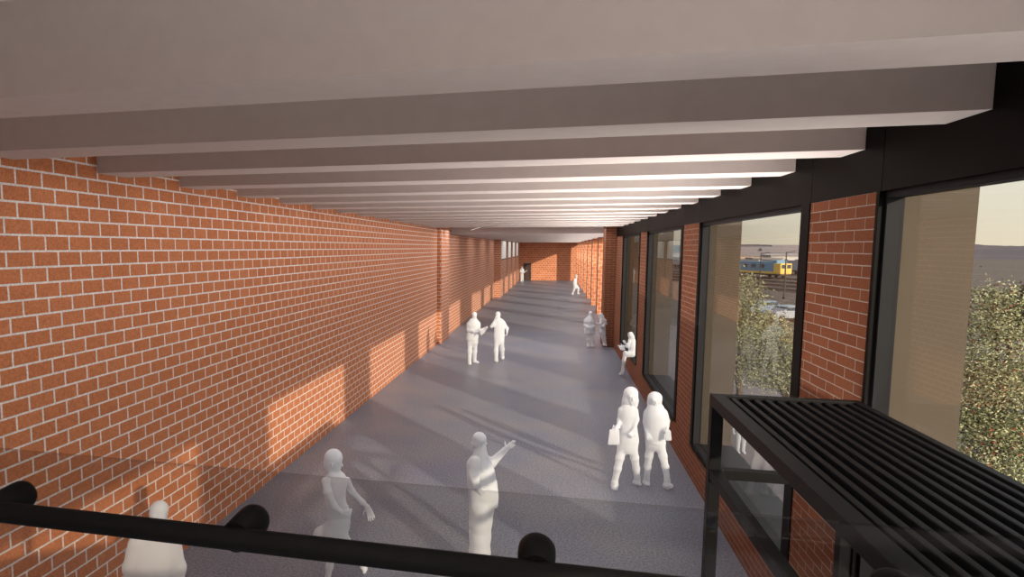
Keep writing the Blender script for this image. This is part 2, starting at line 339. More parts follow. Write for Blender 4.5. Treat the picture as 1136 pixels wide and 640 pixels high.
FIG['hoodwoman'] = {'loc': (1.83,10.2),'rot': -0.1775,'chains': [('body',0.03,0.62,[(-0.209,0,1.372,0.049),(-0.206,0,1.283,0.055)],{}),('body',0.04,0.62,[(-0.205,0,1.253,0.137),(-0.193,0,1.073,0.134),(-0.193,0,0.922,0.131),(-0.182,0,0.772,0.143)],{}),('body',0.03,0.9,[(-0.247,0,0.733,0.072),(-0.27,0.06,0.528,0.061),(-0.288,0.14,0.313,0.053),(-0.296,0.2,0.079,0.043)],{}),('body',0.03,0.9,[(-0.11,0,0.751,0.071),(-0.065,0,0.575,0.063),(-0.021,0,0.399,0.052),(0.017,0.02,0.178,0.043)],{}),('body',0.025,0.8,[(-0.294,0.2,0.079,0.045),(-0.303,0.2,0.015,0.054),(-0.288,0.14,-0.005,0.051)],{}),('body',0.025,0.8,[(0.018,0.02,0.166,0.046),(0.013,0.02,0.08,0.054),(0.075,-0.02,0.098,0.04)],{}),('coat',0.04,0.68,[(-0.201,0,1.289,0.142),(-0.192,0,1.194,0.172),(-0.188,0,1.074,0.164),(-0.188,0,0.923,0.153),(-0.18,0,0.705,0.159)],{'hem': 0.766}),('coat',0.03,0.9,[(-0.332,0,1.251,0.044),(-0.339,0.03,1.094,0.042),(-0.308,-0.06,0.955,0.036)],{}),('coat',0.03,0.9,[(-0.07,0,1.279,0.049),(-0.027,0.05,1.139,0.041),(-0.018,-0.04,1.068,0.032)],{}),('hood',0.03,0.85,[(-0.22,0.03,1.49,0.107),(-0.24,0.04,1.42,0.096)],{}),('hood',0.03,0.85,[(-0.209,0.03,1.485,0.104),(-0.165,0.03,1.4,0.06)],{}),('hood',0.03,0.8,[(-0.297,0,1.369,0.027),(-0.203,0.02,1.338,0.055),(-0.105,0,1.365,0.03)],{})],'head': (-0.221,0.0,1.467,0.079,0.096),'face': (0.3,-0.95),'hands': [((-0.012,-0.05,1.066),(0.0,-0.1,-1),(-1,0,0),'hook'),((-0.301,-0.08,0.944),(0.3,-0.4,-0.8),(0,1,0),'curl')],'extra': {'bag': [(-0.002,-0.16,0.961),(-0.036,-0.16,0.883),(0.054,-0.16,0.894),(-0.037,-0.16,1.034),(0.035,-0.16,1.042)],'strap': [(-0.031,-0.16,1.035),(-0.017,-0.12,1.073),(0.022,-0.16,1.041)]}}
FIG['pointer'] = {'loc': (-0.81,6.94),'rot': 0.1162,'chains': [('body',0.03,0.9,[(0.017,0,1.569,0.069),(0.013,0,1.488,0.076)],{}),('body',0.05,0.8,[(0.018,0,1.45,0.086),(0.022,0,1.323,0.142),(0.041,0,1.183,0.15),(0.047,0,1.03,0.148),(0.039,0,0.901,0.136),(0.04,0,0.823,0.129)],{}),('body',0.04,1.3,[(0.034,0,0.849,0.131),(0.026,0,0.693,0.131),(0.023,0,0.511,0.122),(0.02,0,0.302,0.122),(0.024,0,0.15,0.115)],{}),('body',0.03,0.9,[(-0.003,-0.08,0.191,0.062),(-0.003,-0.08,0.155,0.057),(0.084,-0.06,0.128,0.042)],{}),('body',0.03,0.9,[(0.053,0.09,0.103,0.063),(0.053,0.09,0.066,0.058),(0.144,0.1,0.044,0.043)],{}),('jacket',0.05,0.62,[(0.018,0,1.468,0.076),(0.004,0,1.373,0.138),(0.025,0,1.259,0.155),(0.044,0,1.132,0.162),(0.055,0,1.004,0.165),(0.064,0,0.845,0.168)],{'hem': 0.876}),('jacket',0.04,0.9,[(0.048,0.14,1.415,0.06),(0.15,0.2,1.33,0.055),(0.324,0.22,1.507,0.035)],{}),('jacket',0.04,0.9,[(-0.039,-0.17,1.483,0.058),(-0.057,-0.2,1.332,0.055),(-0.017,-0.17,1.172,0.046)],{}),('jacket',0.02,0.9,[(-0.027,0,1.512,0.027),(0.023,0,1.499,0.049),(0.071,0,1.516,0.024)],{}),('hair',0.03,0.9,[(0.001,0.0,1.685,0.083),(-0.028,0.0,1.634,0.064)],{})],'head': (0.009,0.0,1.65,0.076,0.101),'face': (0.9,0.3),'hands': [((0.319,0.22,1.504),(0.8,0.1,0.6),(-0.1,0.7,-0.35),'point'),((-0.007,-0.16,1.153),(0.6,0.2,-0.6),(0,1,0),'curl')],'extra': {}}
FIG['dress'] = {'loc': (-2.37,6.35),'rot': 0.3572,'chains': [('body',0.03,0.9,[(-0.016,0,1.383,0.054),(-0.008,0,1.296,0.066)],{}),('body',0.04,0.7,[(0.006,0,1.27,0.123),(-0.01,0,1.16,0.116),(0.003,0,1.01,0.102),(0.034,0,0.87,0.124),(0.023,0,0.733,0.124),(0.003,0,0.659,0.117)],{}),('body',0.03,0.9,[(-0.106,-0.1,1.315,0.047),(-0.079,-0.17,1.208,0.042),(-0.021,-0.17,1.059,0.033),(0.053,-0.18,0.986,0.026)],{}),('body',0.025,0.9,[(0.131,0.06,1.243,0.043),(0.183,0.08,1.117,0.034),(0.312,0.06,0.976,0.027),(0.36,0.05,0.932,0.021)],{}),('body',0.03,0.9,[(-0.039,-0.03,0.701,0.071),(-0.047,-0.05,0.51,0.055),(-0.078,-0.06,0.292,0.04),(-0.12,-0.04,0.03,0.031)],{}),('body',0.03,0.9,[(0.037,0.06,0.653,0.073),(0.159,0.16,0.391,0.057),(0.272,0.24,0.184,0.04),(0.321,0.28,0.074,0.028)],{}),('body',0.02,0.8,[(-0.12,-0.04,0.03,0.031),(-0.135,-0.05,0.002,0.031),(-0.058,-0.06,-0.019,0.026)],{}),('body',0.02,0.8,[(0.316,0.28,0.075,0.03),(0.341,0.29,0.041,0.028),(0.331,0.24,0.031,0.023)],{}),('skirt',0.05,0.8,[(0.044,0,0.895,0.11),(0.029,0,0.783,0.129),(-0.006,0,0.659,0.139),(-0.023,0,0.509,0.151)],{'hem': 0.549}),('skirt',0.05,0.6,[(-0.046,0,0.742,0.072),(-0.165,0.02,0.645,0.079),(-0.21,0.02,0.512,0.079)],{'hem': 0.587}),('hair',0.03,0.9,[(-0.017,0.02,1.533,0.104),(-0.029,0.03,1.471,0.093),(-0.035,0.03,1.402,0.076)],{})],'head': (-0.01,0.0,1.486,0.09,0.128),'face': (0.95,-0.3),'hands': [((0.363,0.05,0.927),(0.35,-0.1,-0.93),(-0.3,-0.9,0),'open'),((0.057,-0.18,0.981),(0.9,0,-0.2),(0,1,0),'curl')],'extra': {}}
FIG['corner'] = {'loc': (-3.31,4.51),'rot': 0.6331,'chains': [('body',0.03,0.9,[(-0.011,0,1.494,0.05),(-0.021,0,1.414,0.059)],{}),('body',0.05,0.62,[(-0.038,0,1.352,0.153),(-0.053,0,1.236,0.18),(-0.066,0,1.094,0.171),(-0.068,0,0.949,0.171),(-0.071,0,0.867,0.18)],{}),('body',0.04,0.9,[(-0.197,-0.03,1.377,0.061),(-0.246,0,1.154,0.056),(-0.237,0.03,0.952,0.044),(-0.212,-0.03,0.851,0.032)],{}),('body',0.04,0.9,[(0.107,0.03,1.288,0.065),(0.14,0.03,1.055,0.06),(0.128,-0.03,0.899,0.046),(0.108,-0.1,0.812,0.033)],{}),('body',0.04,0.95,[(-0.146,0,0.885,0.091),(-0.169,0,0.599,0.075),(-0.17,0.02,0.377,0.059),(-0.171,0.04,0.173,0.045)],{}),('body',0.04,0.95,[(0.012,0,0.847,0.093),(0.016,0,0.551,0.077),(0.012,0.0,0.339,0.061),(0.009,0.02,0.133,0.046)],{}),('body',0.03,0.8,[(-0.171,0.04,0.168,0.047),(-0.166,0.04,0.111,0.045),(-0.095,0.1,0.036,0.039)],{}),('body',0.03,0.8,[(0.009,0.02,0.129,0.048),(0.014,0.02,0.071,0.047),(0.089,0.08,-0.005,0.04)],{}),('hair',0.03,0.95,[(0.002,-0.01,1.635,0.079),(-0.011,-0.02,1.58,0.07)],{})],'head': (-0.0,0.0,1.586,0.079,0.113),'face': (0.75,0.66),'hands': [((-0.212,-0.03,0.847),(0.1,-0.1,-1),(1,0,0),'curl'),((0.107,-0.1,0.808),(-0.1,-0.1,-1),(-1,0,0),'curl')],'extra': {}}
FIG['papers'] = {'loc': (-2.71,20.23),'rot': 0.1332,'chains': [('body',0.04,0.9,[(0.146,0,1.537,0.057),(0.14,0,1.434,0.074)],{}),('body',0.05,0.62,[(0.12,0,1.383,0.186),(0.108,0,1.195,0.179),(0.103,0,0.989,0.169),(0.099,0,0.783,0.162)],{}),('body',0.04,0.9,[(0.011,0,0.782,0.085),(0.0,0,0.438,0.075),(-0.003,0.02,0.054,0.058)],{}),('body',0.04,0.9,[(0.173,0,0.785,0.085),(0.167,0.15,0.415,0.075),(0.162,0.3,0.054,0.059)],{}),('body',0.03,0.8,[(-0.003,0.02,0.047,0.058),(0.004,-0.06,0.021,0.058)],{}),('body',0.03,0.8,[(0.169,0.3,0.04,0.055),(0.271,0.25,0.023,0.045)],{}),('jacket',0.05,0.7,[(0.133,0,1.427,0.135),(0.117,0,1.332,0.209),(0.095,0,1.126,0.182),(0.077,0,0.955,0.189),(0.072,0,0.783,0.206)],{'hem': 0.824}),('jacket',0.04,0.7,[(-0.046,0,1.022,0.061),(-0.078,0,0.795,0.054)],{'hem': 0.829}),('jacket',0.04,0.9,[(0.295,0,1.385,0.054),(0.284,-0.03,1.167,0.057),(0.369,-0.22,1.092,0.037)],{}),('jacket',0.04,0.9,[(-0.062,0,1.381,0.051),(-0.054,-0.05,1.165,0.054),(0.135,-0.22,1.13,0.043),(0.274,-0.3,1.163,0.033)],{}),('hair',0.03,0.95,[(0.144,0.03,1.683,0.084),(0.138,0.04,1.628,0.078)],{})],'head': (0.145,0.0,1.629,0.081,0.126),'face': (0.6,-0.75),'hands': [((0.375,-0.24,1.091),(0.8,-0.3,0.15),(0,0.3,1),'grip'),((0.287,-0.3,1.163),(0.8,-0.3,0.1),(0,0.3,1),'grip')],'extra': {'paper': [(0.318,-0.36,1.245),(0.569,-0.36,1.355),(0.585,-0.5,1.307),(0.371,-0.5,1.051)]}}
FIG['phone'] = {'loc': (-1.9,20.92),'rot': 0.0906,'chains': [('body',0.04,0.9,[(0.063,0,1.486,0.062),(0.071,0,1.392,0.076)],{}),('body',0.05,0.62,[(0.107,0,1.322,0.186),(0.108,0,1.2,0.169),(0.104,0,1.025,0.158),(0.106,0,0.884,0.162),(0.108,0,0.744,0.155)],{}),('body',0.04,0.9,[(0.032,0,0.742,0.086),(0.009,0,0.39,0.073),(0.013,0,0.054,0.059)],{}),('body',0.04,0.9,[(0.183,0,0.745,0.086),(0.217,0.2,0.396,0.073),(0.241,0.38,0.094,0.056)],{}),('body',0.03,0.8,[(0.013,0,0.05,0.062),(0.027,-0.08,0.037,0.059)],{}),('body',0.03,0.8,[(0.241,0.38,0.087,0.056),(0.244,0.3,0.066,0.049)],{}),('body',0.04,0.9,[(-0.038,-0.02,1.326,0.055),(-0.153,-0.1,1.236,0.052),(-0.039,-0.14,1.459,0.038)],{}),('body',0.04,0.9,[(0.257,0,1.342,0.055),(0.371,0.04,1.157,0.048),(0.372,0,1.03,0.034)],{}),('hair',0.03,0.95,[(0.054,0.03,1.643,0.086),(0.062,0.04,1.579,0.079)],{})],'head': (0.048,0.0,1.587,0.082,0.129),'face': (-0.5,-0.85),'hands': [((-0.039,-0.14,1.459),(0.1,0.1,1),(1,0.3,0),'curl'),((0.372,0,1.023),(-0.1,-0.1,-1),(-1,0,0),'curl')],'extra': {}}
FIG['jacketman'] = {'loc': (1.4,24.7),'rot': -0.0566,'chains': [('body',0.04,0.9,[(0.029,0,1.29,0.06),(0.02,0,1.218,0.069)],{}),('body',0.05,0.62,[(-0.005,0,1.145,0.16),(-0.001,0,0.972,0.149),(0.015,0,0.799,0.143),(0.031,0,0.626,0.141)],{}),('body',0.04,0.95,[(-0.03,0,0.624,0.075),(-0.034,0,0.363,0.066),(-0.028,0.02,0.128,0.055)],{}),('body',0.04,0.95,[(0.102,0,0.629,0.074),(0.115,0,0.369,0.066),(0.127,0.02,0.134,0.055)],{}),('body',0.03,0.8,[(-0.028,0.02,0.139,0.055),(-0.033,-0.08,0.131,0.05)],{}),('body',0.03,0.8,[(0.127,0.02,0.134,0.055),(0.132,-0.08,0.127,0.049)],{}),('jacket',0.05,0.7,[(0.004,0,1.217,0.11),(-0.021,0,1.116,0.182),(-0.011,0,0.943,0.168),(-0.001,0,0.77,0.19),(0.004,0,0.582,0.21)],{'hem': 0.625}),('jacket',0.04,0.9,[(-0.182,0,1.125,0.047),(-0.182,-0.02,0.939,0.05),(-0.069,-0.2,0.879,0.036)],{}),('jacket',0.04,0.9,[(0.132,0,1.135,0.047),(0.17,-0.02,0.946,0.044),(0.056,-0.22,0.9,0.035)],{}),('hair',0.03,0.95,[(0.026,0.03,1.419,0.08),(0.016,0.04,1.366,0.074)],{})],'head': (0.024,0.0,1.376,0.074,0.109),'face': (0.5,-0.85),'hands': [((-0.063,-0.2,0.879),(0.9,-0.2,0),(0,1,0),'curl'),((0.051,-0.23,0.898),(-0.9,-0.2,0),(0,1,0),'curl')],'extra': {}}
FIG['slimwoman'] = {'loc': (1.88,24.55),'rot': -0.0764,'chains': [('body',0.04,0.9,[(-0.069,0,1.224,0.046),(-0.031,0,1.131,0.06)],{}),('body',0.05,0.62,[(-0.017,0,1.103,0.114),(-0.019,0,0.974,0.103),(-0.015,0,0.831,0.098),(-0.01,0,0.688,0.103),(-0.002,0,0.574,0.1)],{}),('body',0.04,0.9,[(-0.024,0,0.602,0.062),(0.008,0,0.431,0.049),(0.053,0.04,0.183,0.033)],{}),('body',0.04,0.9,[(0.046,0,0.605,0.062),(0.078,0.04,0.428,0.049),(0.125,0.06,0.154,0.033)],{}),('body',0.03,0.8,[(0.053,0.04,0.18,0.033),(0.059,-0.04,0.152,0.033)],{}),('body',0.03,0.8,[(0.125,0.06,0.151,0.033),(0.147,0.0,0.133,0.03)],{}),('skirt',0.05,0.7,[(-0.015,0,0.86,0.108),(-0.016,0,0.688,0.114),(-0.012,0,0.545,0.106)],{'hem': 0.579}),('skirt',0.05,0.7,[(-0.062,0,0.772,0.054),(-0.089,0,0.57,0.054)],{'hem': 0.57}),('body',0.04,0.9,[(0.086,0,1.106,0.049),(0.106,0.05,0.987,0.041),(0.043,-0.1,0.903,0.03)],{}),('body',0.04,0.9,[(-0.071,-0.08,1.11,0.046),(-0.089,-0.12,0.98,0.038),(-0.148,-0.16,0.994,0.027)],{}),('hair',0.03,0.9,[(-0.083,0.02,1.318,0.079),(-0.053,0.03,1.227,0.095),(-0.029,0.05,1.125,0.081)],{})],'head': (-0.088,0.0,1.291,0.06,0.097),'face': (-0.85,-0.5),'hands': [((-0.148,-0.16,0.994),(-0.9,-0.1,0.1),(0,0,1),'curl'),((0.038,-0.1,0.9),(-0.8,-0.2,-0.3),(0,1,0),'curl')],'extra': {}}
FIG['reader'] = {'loc': (2.0,19.3),'rot': -0.1033,'chains': [('body',0.04,0.9,[(0.286,0,1.23,0.053),(0.312,0,1.157,0.063)],{}),('body',0.05,0.8,[(0.323,0,1.095,0.102),(0.342,0,0.934,0.102),(0.352,0,0.785,0.1),(0.341,0,0.705,0.098)],{}),('body',0.05,0.9,[(0.339,-0.07,0.716,0.081),(0.247,-0.09,0.707,0.067),(0.15,-0.1,0.745,0.058)],{}),('body',0.05,0.9,[(0.347,0.07,0.693,0.082),(0.259,0.09,0.67,0.068),(0.168,0.1,0.698,0.056)],{}),('body',0.04,0.9,[(0.15,-0.1,0.745,0.058),(0.118,-0.08,0.51,0.049),(0.091,-0.06,0.179,0.038)],{}),('body',0.04,0.9,[(0.169,0.1,0.693,0.056),(0.129,0.09,0.468,0.045),(0.105,0.08,0.165,0.035)],{}),('body',0.03,0.8,[(0.091,-0.06,0.174,0.038),(0.083,-0.06,0.123,0.038),(0.013,-0.1,0.101,0.026)],{}),('body',0.03,0.8,[(0.105,0.08,0.163,0.035),(0.093,0.08,0.101,0.035),(0.032,0.06,0.07,0.026)],{}),('body',0.04,0.9,[(0.261,-0.16,1.115,0.044),(0.215,-0.19,0.957,0.039),(0.122,-0.15,0.966,0.028)],{}),('body',0.04,0.9,[(0.353,0.15,1.087,0.044),(0.241,0.2,0.961,0.04),(0.13,0.14,1.012,0.026)],{}),('hair',0.03,0.9,[(0.284,0.0,1.305,0.079),(0.323,0.0,1.232,0.07),(0.374,0.0,1.098,0.058),(0.396,0,0.987,0.042)],{})],'head': (0.271,0.0,1.284,0.065,0.079),'face': (-0.9,-0.3),'hands': [((0.122,-0.15,0.966),(-0.9,0.1,0.1),(0,0.1,1),'grip'),((0.13,0.14,1.012),(-0.4,-0.1,0.8),(0,-1,0),'curl')],'extra': {'book': [(-0.071,0.1,0.948),(0.094,0.14,0.96),(0.149,-0.14,0.856),(0.009,-0.18,0.86)]}}
FIG['walker'] = {'loc': (1.74,52.6),'rot': -0.0331,'chains': [('body',0.05,0.9,[(0.051,0,1.421,0.063),(-0.0,0,1.28,0.091)],{}),('body',0.06,0.8,[(-0.035,0,1.233,0.131),(-0.037,0,0.951,0.141),(-0.005,0,0.764,0.132),(0.016,0,0.623,0.123)],{}),('body',0.05,0.9,[(-0.039,-0.05,0.672,0.109),(-0.114,-0.05,0.389,0.082),(-0.207,-0.05,0.105,0.059)],{}),('body',0.05,0.9,[(0.069,0.05,0.692,0.113),(0.236,0.05,0.553,0.091),(0.228,0.05,0.153,0.064)],{}),('body',0.04,0.8,[(-0.216,-0.05,0.115,0.064),(-0.214,-0.05,0.03,0.059),(-0.122,-0.05,-0.034,0.05)],{}),('body',0.04,0.8,[(0.219,0.05,0.153,0.064),(0.211,0.05,0.115,0.054),(0.338,0.05,0.108,0.045)],{}),('body',0.05,0.9,[(-0.08,-0.2,1.219,0.059),(-0.127,-0.22,0.962,0.054),(-0.077,-0.2,0.765,0.041)],{}),('body',0.05,0.9,[(-0.007,0.2,1.199,0.059),(0.054,0.22,0.94,0.055),(0.13,0.2,0.801,0.041)],{}),('hair',0.03,0.95,[(0.056,0,1.59,0.091),(0.03,0,1.514,0.082)],{})],'head': (0.062,0.0,1.529,0.086,0.136),'face': (0.95,0.1),'hands': [((-0.073,-0.2,0.756),(0.3,0,-0.9),(0,1,0),'curl'),((0.135,0.2,0.796),(0.6,0,-0.7),(0,-1,0),'curl')],'extra': {}}
FIG['doorman'] = {'loc': (-3.67,72.2),'rot': 0.0508,'chains': [('body',0.05,0.9,[(0.018,0,1.524,0.068),(0.009,0,1.421,0.096)],{}),('body',0.06,0.7,[(0.01,0,1.364,0.186),(0.004,0,1.078,0.18),(0.008,0,0.792,0.169),(0.012,0,0.563,0.175)],{}),('body',0.05,0.9,[(-0.056,0,0.62,0.102),(-0.063,0,0.333,0.09),(-0.069,0,0.012,0.073)],{}),('body',0.05,0.9,[(0.102,0,0.621,0.102),(0.118,0,0.335,0.09),(0.123,0,0.014,0.073)],{}),('body',0.04,0.8,[(-0.069,0,0.024,0.073),(-0.079,-0.1,-0.017,0.068)],{}),('body',0.04,0.8,[(0.123,0,0.026,0.073),(0.18,-0.1,-0.014,0.062)],{}),('body',0.05,0.9,[(0.168,0,1.354,0.062),(0.241,-0.05,1.025,0.062),(0.44,-0.2,1.203,0.045)],{}),('body',0.05,0.9,[(-0.148,0,1.352,0.068),(-0.177,-0.1,1.081,0.062),(0.094,-0.25,1.032,0.051)],{}),('hair',0.03,0.95,[(0.027,0.03,1.672,0.096),(0.017,0.04,1.614,0.09)],{})],'head': (0.028,0.0,1.621,0.09,0.131),'face': (0.7,-0.7),'hands': [((0.445,-0.2,1.209),(0.8,0,0.4),(0,0,1),'curl'),((0.106,-0.25,1.032),(0.9,0,0),(0,0,1),'curl')],'extra': {}}


def field_skin(prims, h):
    P = []
    lo = np.array([1e9]*3); hi = -lo
    for p in prims:
        if p[0] == 'cut': continue
        a, b, r = np.array(p[1]), np.array(p[2]), max(p[3], p[4])*1.4+.03
        lo = np.minimum(lo, np.minimum(a, b)-r); hi = np.maximum(hi, np.maximum(a, b)+r)
    n = np.ceil((hi-lo)/h).astype(int)+2
    F = np.full(n, .3, np.float32)
    ax = [lo[i]+h*np.arange(n[i]) for i in range(3)]
    for kind, a, b, ra, rb, k, fl, fn, lim in prims:
        a = np.array(a, float); b = np.array(b, float); r = max(ra, rb)*1.4+k+.05
        i0 = np.maximum(((np.minimum(a, b)-r-lo)/h).astype(int), 0); i1 = np.minimum(((np.maximum(a, b)+r-lo)/h).astype(int)+2, n)
        sl = tuple(slice(i0[i], i1[i]) for i in range(3))
        X, Y, Z = np.meshgrid(*[ax[i][sl[i]] for i in range(3)], indexing='ij')
        d = b-a; L2 = max(d@d, 1e-9)
        t = np.clip(((X-a[0])*d[0]+(Y-a[1])*d[1]+(Z-a[2])*d[2])/L2, 0, 1)
        qx, qy, qz = X-a[0]-t*d[0], Y-a[1]-t*d[1], Z-a[2]-t*d[2]
        if isinstance(fl, tuple):                      # ellipsoid: radii along fn, across, up
            u = fn; w = (-u[1], u[0])
            e1 = (qx*u[0]+qy*u[1])/fl[0]; e2 = (qx*w[0]+qy*w[1])/fl[1]; e3 = qz/fl[2]
            q = np.sqrt(e1*e1+e2*e2+e3*e3); D = (q-1)*min(fl)
        else:
            s = (qx*fn[0]+qy*fn[1])*(1/fl-1)
            qx = qx+s*fn[0]; qy = qy+s*fn[1]
            D = (np.sqrt(qx*qx+qy*qy+qz*qz)-(ra+t*(rb-ra)))*min(1, fl)
        if lim is not None: D = np.maximum(D, lim-Z)
        A = F[sl]
        if kind == 'cut':
            D = -D; hh = np.clip(.5-.5*(D-A)/k, 0, 1) if False else np.clip(.5+.5*(D-A)/k, 0, 1)
            F[sl] = A*(1-hh)+D*hh+k*hh*(1-hh)
        else:
            hh = np.clip(.5+.5*(D-A)/k, 0, 1)
            F[sl] = D*(1-hh)+A*hh-k*hh*(1-hh)
    F[:, :, :] = np.maximum(F, (.004-ax[2])[None, None, :])
    F[0] = F[-1] = .1; F[:, 0] = F[:, -1] = .1; F[:, :, 0] = F[:, :, -1] = .1
    # surface nets
    neg = F < 0
    c = np.zeros(np.array(F.shape)-1, int)
    for dx in (0, 1):
        for dy in (0, 1):
            for dz in (0, 1):
                c += neg[dx:dx+c.shape[0], dy:dy+c.shape[1], dz:dz+c.shape[2]]
    cells = np.argwhere((c > 0) & (c < 8)); idx = -np.ones(c.shape, int); idx[tuple(cells.T)] = np.arange(len(cells))
    acc = np.zeros((len(cells), 3)); cnt = np.zeros(len(cells))
    E = [((0,0,0),(1,0,0)),((0,1,0),(1,1,0)),((0,0,1),(1,0,1)),((0,1,1),(1,1,1)),((0,0,0),(0,1,0)),((1,0,0),(1,1,0)),((0,0,1),(0,1,1)),((1,0,1),(1,1,1)),
         ((0,0,0),(0,0,1)),((1,0,0),(1,0,1)),((0,1,0),(0,1,1)),((1,1,0),(1,1,1))]
    for a, b in E:
        fa = F[tuple((cells+a).T)]; fb = F[tuple((cells+b).T)]
        m = (fa < 0) != (fb < 0); t = np.where(m, fa/np.where(m, fa-fb, 1), 0)
        acc += m[:, None]*(np.array(a)+t[:, None]*(np.array(b)-np.array(a))); cnt += m
    V = lo+h*(cells+acc/cnt[:, None])
    Q = []
    for axis in range(3):
        o = [1 if i == axis else 0 for i in range(3)]
        A = neg[:neg.shape[0]-o[0], :neg.shape[1]-o[1], :neg.shape[2]-o[2]]; B = neg[o[0]:, o[1]:, o[2]:]
        e = np.argwhere(A != B); e = e[(e[:, (axis+1) % 3] > 0) & (e[:, (axis+2) % 3] > 0)]
        fl_ = A[tuple(e.T)]
        u = np.zeros(3, int); v = np.zeros(3, int); u[(axis+1) % 3] = 1; v[(axis+2) % 3] = 1
        q = np.stack([idx[tuple((e-u-v).T)], idx[tuple((e-v).T)], idx[tuple(e.T)], idx[tuple((e-u).T)]], 1)
        q[~fl_] = q[~fl_][:, ::-1]
        Q.append(q)
    Q = np.concatenate(Q); Q = Q[(Q >= 0).all(1)]
    return V, Q

def skin_object(name, prims, h, mat, parent):
    V, Q = field_skin(prims, h)
    me = bpy.data.meshes.new(name)
    me.vertices.add(len(V)); me.vertices.foreach_set('co', V.astype(np.float32).ravel())
    me.loops.add(len(Q)*4); me.loops.foreach_set('vertex_index', Q.astype(np.int32).ravel())
    me.polygons.add(len(Q)); me.polygons.foreach_set('loop_start', np.arange(0, len(Q)*4, 4, dtype=np.int32))
    me.polygons.foreach_set('use_smooth', np.ones(len(Q), bool))
    me.update(calc_edges=True); me.validate()
    me.materials.append(mat)
    o = bpy.data.objects.new(name, me); COL.objects.link(o)
    if parent: o.parent = parent
    return o

def hand_prims(wr, d, n, pose, h, k=.008, s=1.0):
    d = Vector(d).normalized(); n = Vector(n); n = (n-d*n.dot(d)).normalized(); side = d.cross(n).normalized()
    w = Vector(wr); P = []; fr = max(.0088*s, h*.95)
    def cap(a, b, ra, rb, kk=k): P.append(('add', tuple(a), tuple(b), ra, rb, kk, 1.0, (0, 1), None))
    for j in (-1.5, -.5, .5, 1.5):                                   # palm
        cap(w+side*j*.010*s, w+d*.088*s+side*j*.021*s, .014*s, .0125*s, .014)
    curl = {'curl': (.75, .9), 'hook': (1.1, 1.2), 'grip': (.7, .5), 'open': (.15, .2), 'point': (.12, .2)}[pose]
    for i, (j, ln) in enumerate(((1.5, .072), (.5, .082), (-.5, .076), (-1.5, .06))):
        a = w+d*.09*s+side*j*.021*s; ln *= s; c1, c2 = curl
        if pose == 'point' and i > 1: c1, c2 = .5, .7
        sp = d+side*j*(.10 if pose == 'open' else .03)
        d1 = (sp*math.cos(c1)+n*math.sin(c1)).normalized(); m = a+d1*ln*.48
        d2 = (sp*math.cos(c1+c2)+n*math.sin(c1+c2)).normalized(); m2 = m+d2*ln*.3
        d3 = (sp*math.cos(c1+1.5*c2)+n*math.sin(c1+1.5*c2)).normalized()
        cap(a, m, fr*1.08, fr, .004); cap(m, m2, fr, fr*.95, .004); cap(m2, m2+d3*ln*.24, fr*.95, fr*.82, .004)
    tb = w+d*.024*s+side*.024*s
    td = (side*.8+d*.6+n*.25).normalized() if pose != 'point' else (side*.95+d*.25).normalized()
    t1 = tb+td*.042*s; td2 = (td+d*.35+n*.2).normalized(); t2 = t1+td2*.032*s
    cap(tb, t1, fr*1.5, fr*1.15, .008); cap(t1, t2, fr*1.12, fr*.85, .004)
    return P

def head_prims(head, face, fine):
    cx, cy_, cz, hw, hh = head; f = Vector((face[0], face[1])).normalized(); s = Vector((-f.y, f.x))
    hw = min(hw*.97/math.hypot(1.16*f.x, f.y), hh*.80); hd = hw*1.16; c = Vector((cx, cy_, cz)); P = []
    def at(a, b, z): return (cx+f.x*a+s.x*b, cy_+f.y*a+s.y*b, cz+z)
    fn = (f.x, f.y)
    P.append(('add', at(-.1*hd, 0, .18*hh), at(-.1*hd, 0, .18*hh), hh, hh, .02, (hd*.98, hw, hh*.80), fn, None))
    P.append(('add', at(.14*hd, 0, -.30*hh), at(.14*hd, 0, -.30*hh), hh, hh, .02, (hd*.74, hw*.76, hh*.66), fn, None))
    P.append(('add', at(.52*hd, 0, -.80*hh), at(.30*hd, 0, -.74*hh), hw*.26, hw*.36, .02, 1.0, fn, None))      # chin
    P.append(('add', at(.92*hd, 0, .02*hh), at(1.08*hd, 0, -.24*hh), hw*.11, hw*.17, .012, 1.0, fn, None))     # nose
    P.append(('add', at(.80*hd, -.4*hw, .16*hh), at(.80*hd, .4*hw, .16*hh), hw*.14, hw*.14, .02, 1.0, fn, None))  # brow
    if fine:
        for q in (-1, 1):
            P.append(('cut', at(.96*hd, q*.38*hw, .0), at(.96*hd, q*.38*hw, .0), hw*.13, hw*.13, .012, 1.0, fn, None))
            P.append(('add', at(.80*hd, q*.37*hw, .0), at(.80*hd, q*.37*hw, .0), hw*.13, hw*.13, .006, 1.0, fn, None))
            P.append(('add', at(-.02*hd, q*1.0*hw, .08*hh), at(-.05*hd, q*.97*hw, -.22*hh), hw*.16, hw*.11, .008, 1.0, fn, None))
        P.append(('add', at(.84*hd, -.16*hw, -.48*hh), at(.84*hd, .16*hw, -.48*hh), hw*.10, hw*.10, .012, 1.0, fn, None))
        P.append(('cut', at(1.02*hd, -.24*hw, -.50*hh), at(1.02*hd, .24*hw, -.50*hh), hw*.07, hw*.07, .01, 1.0, fn, None))
    return P

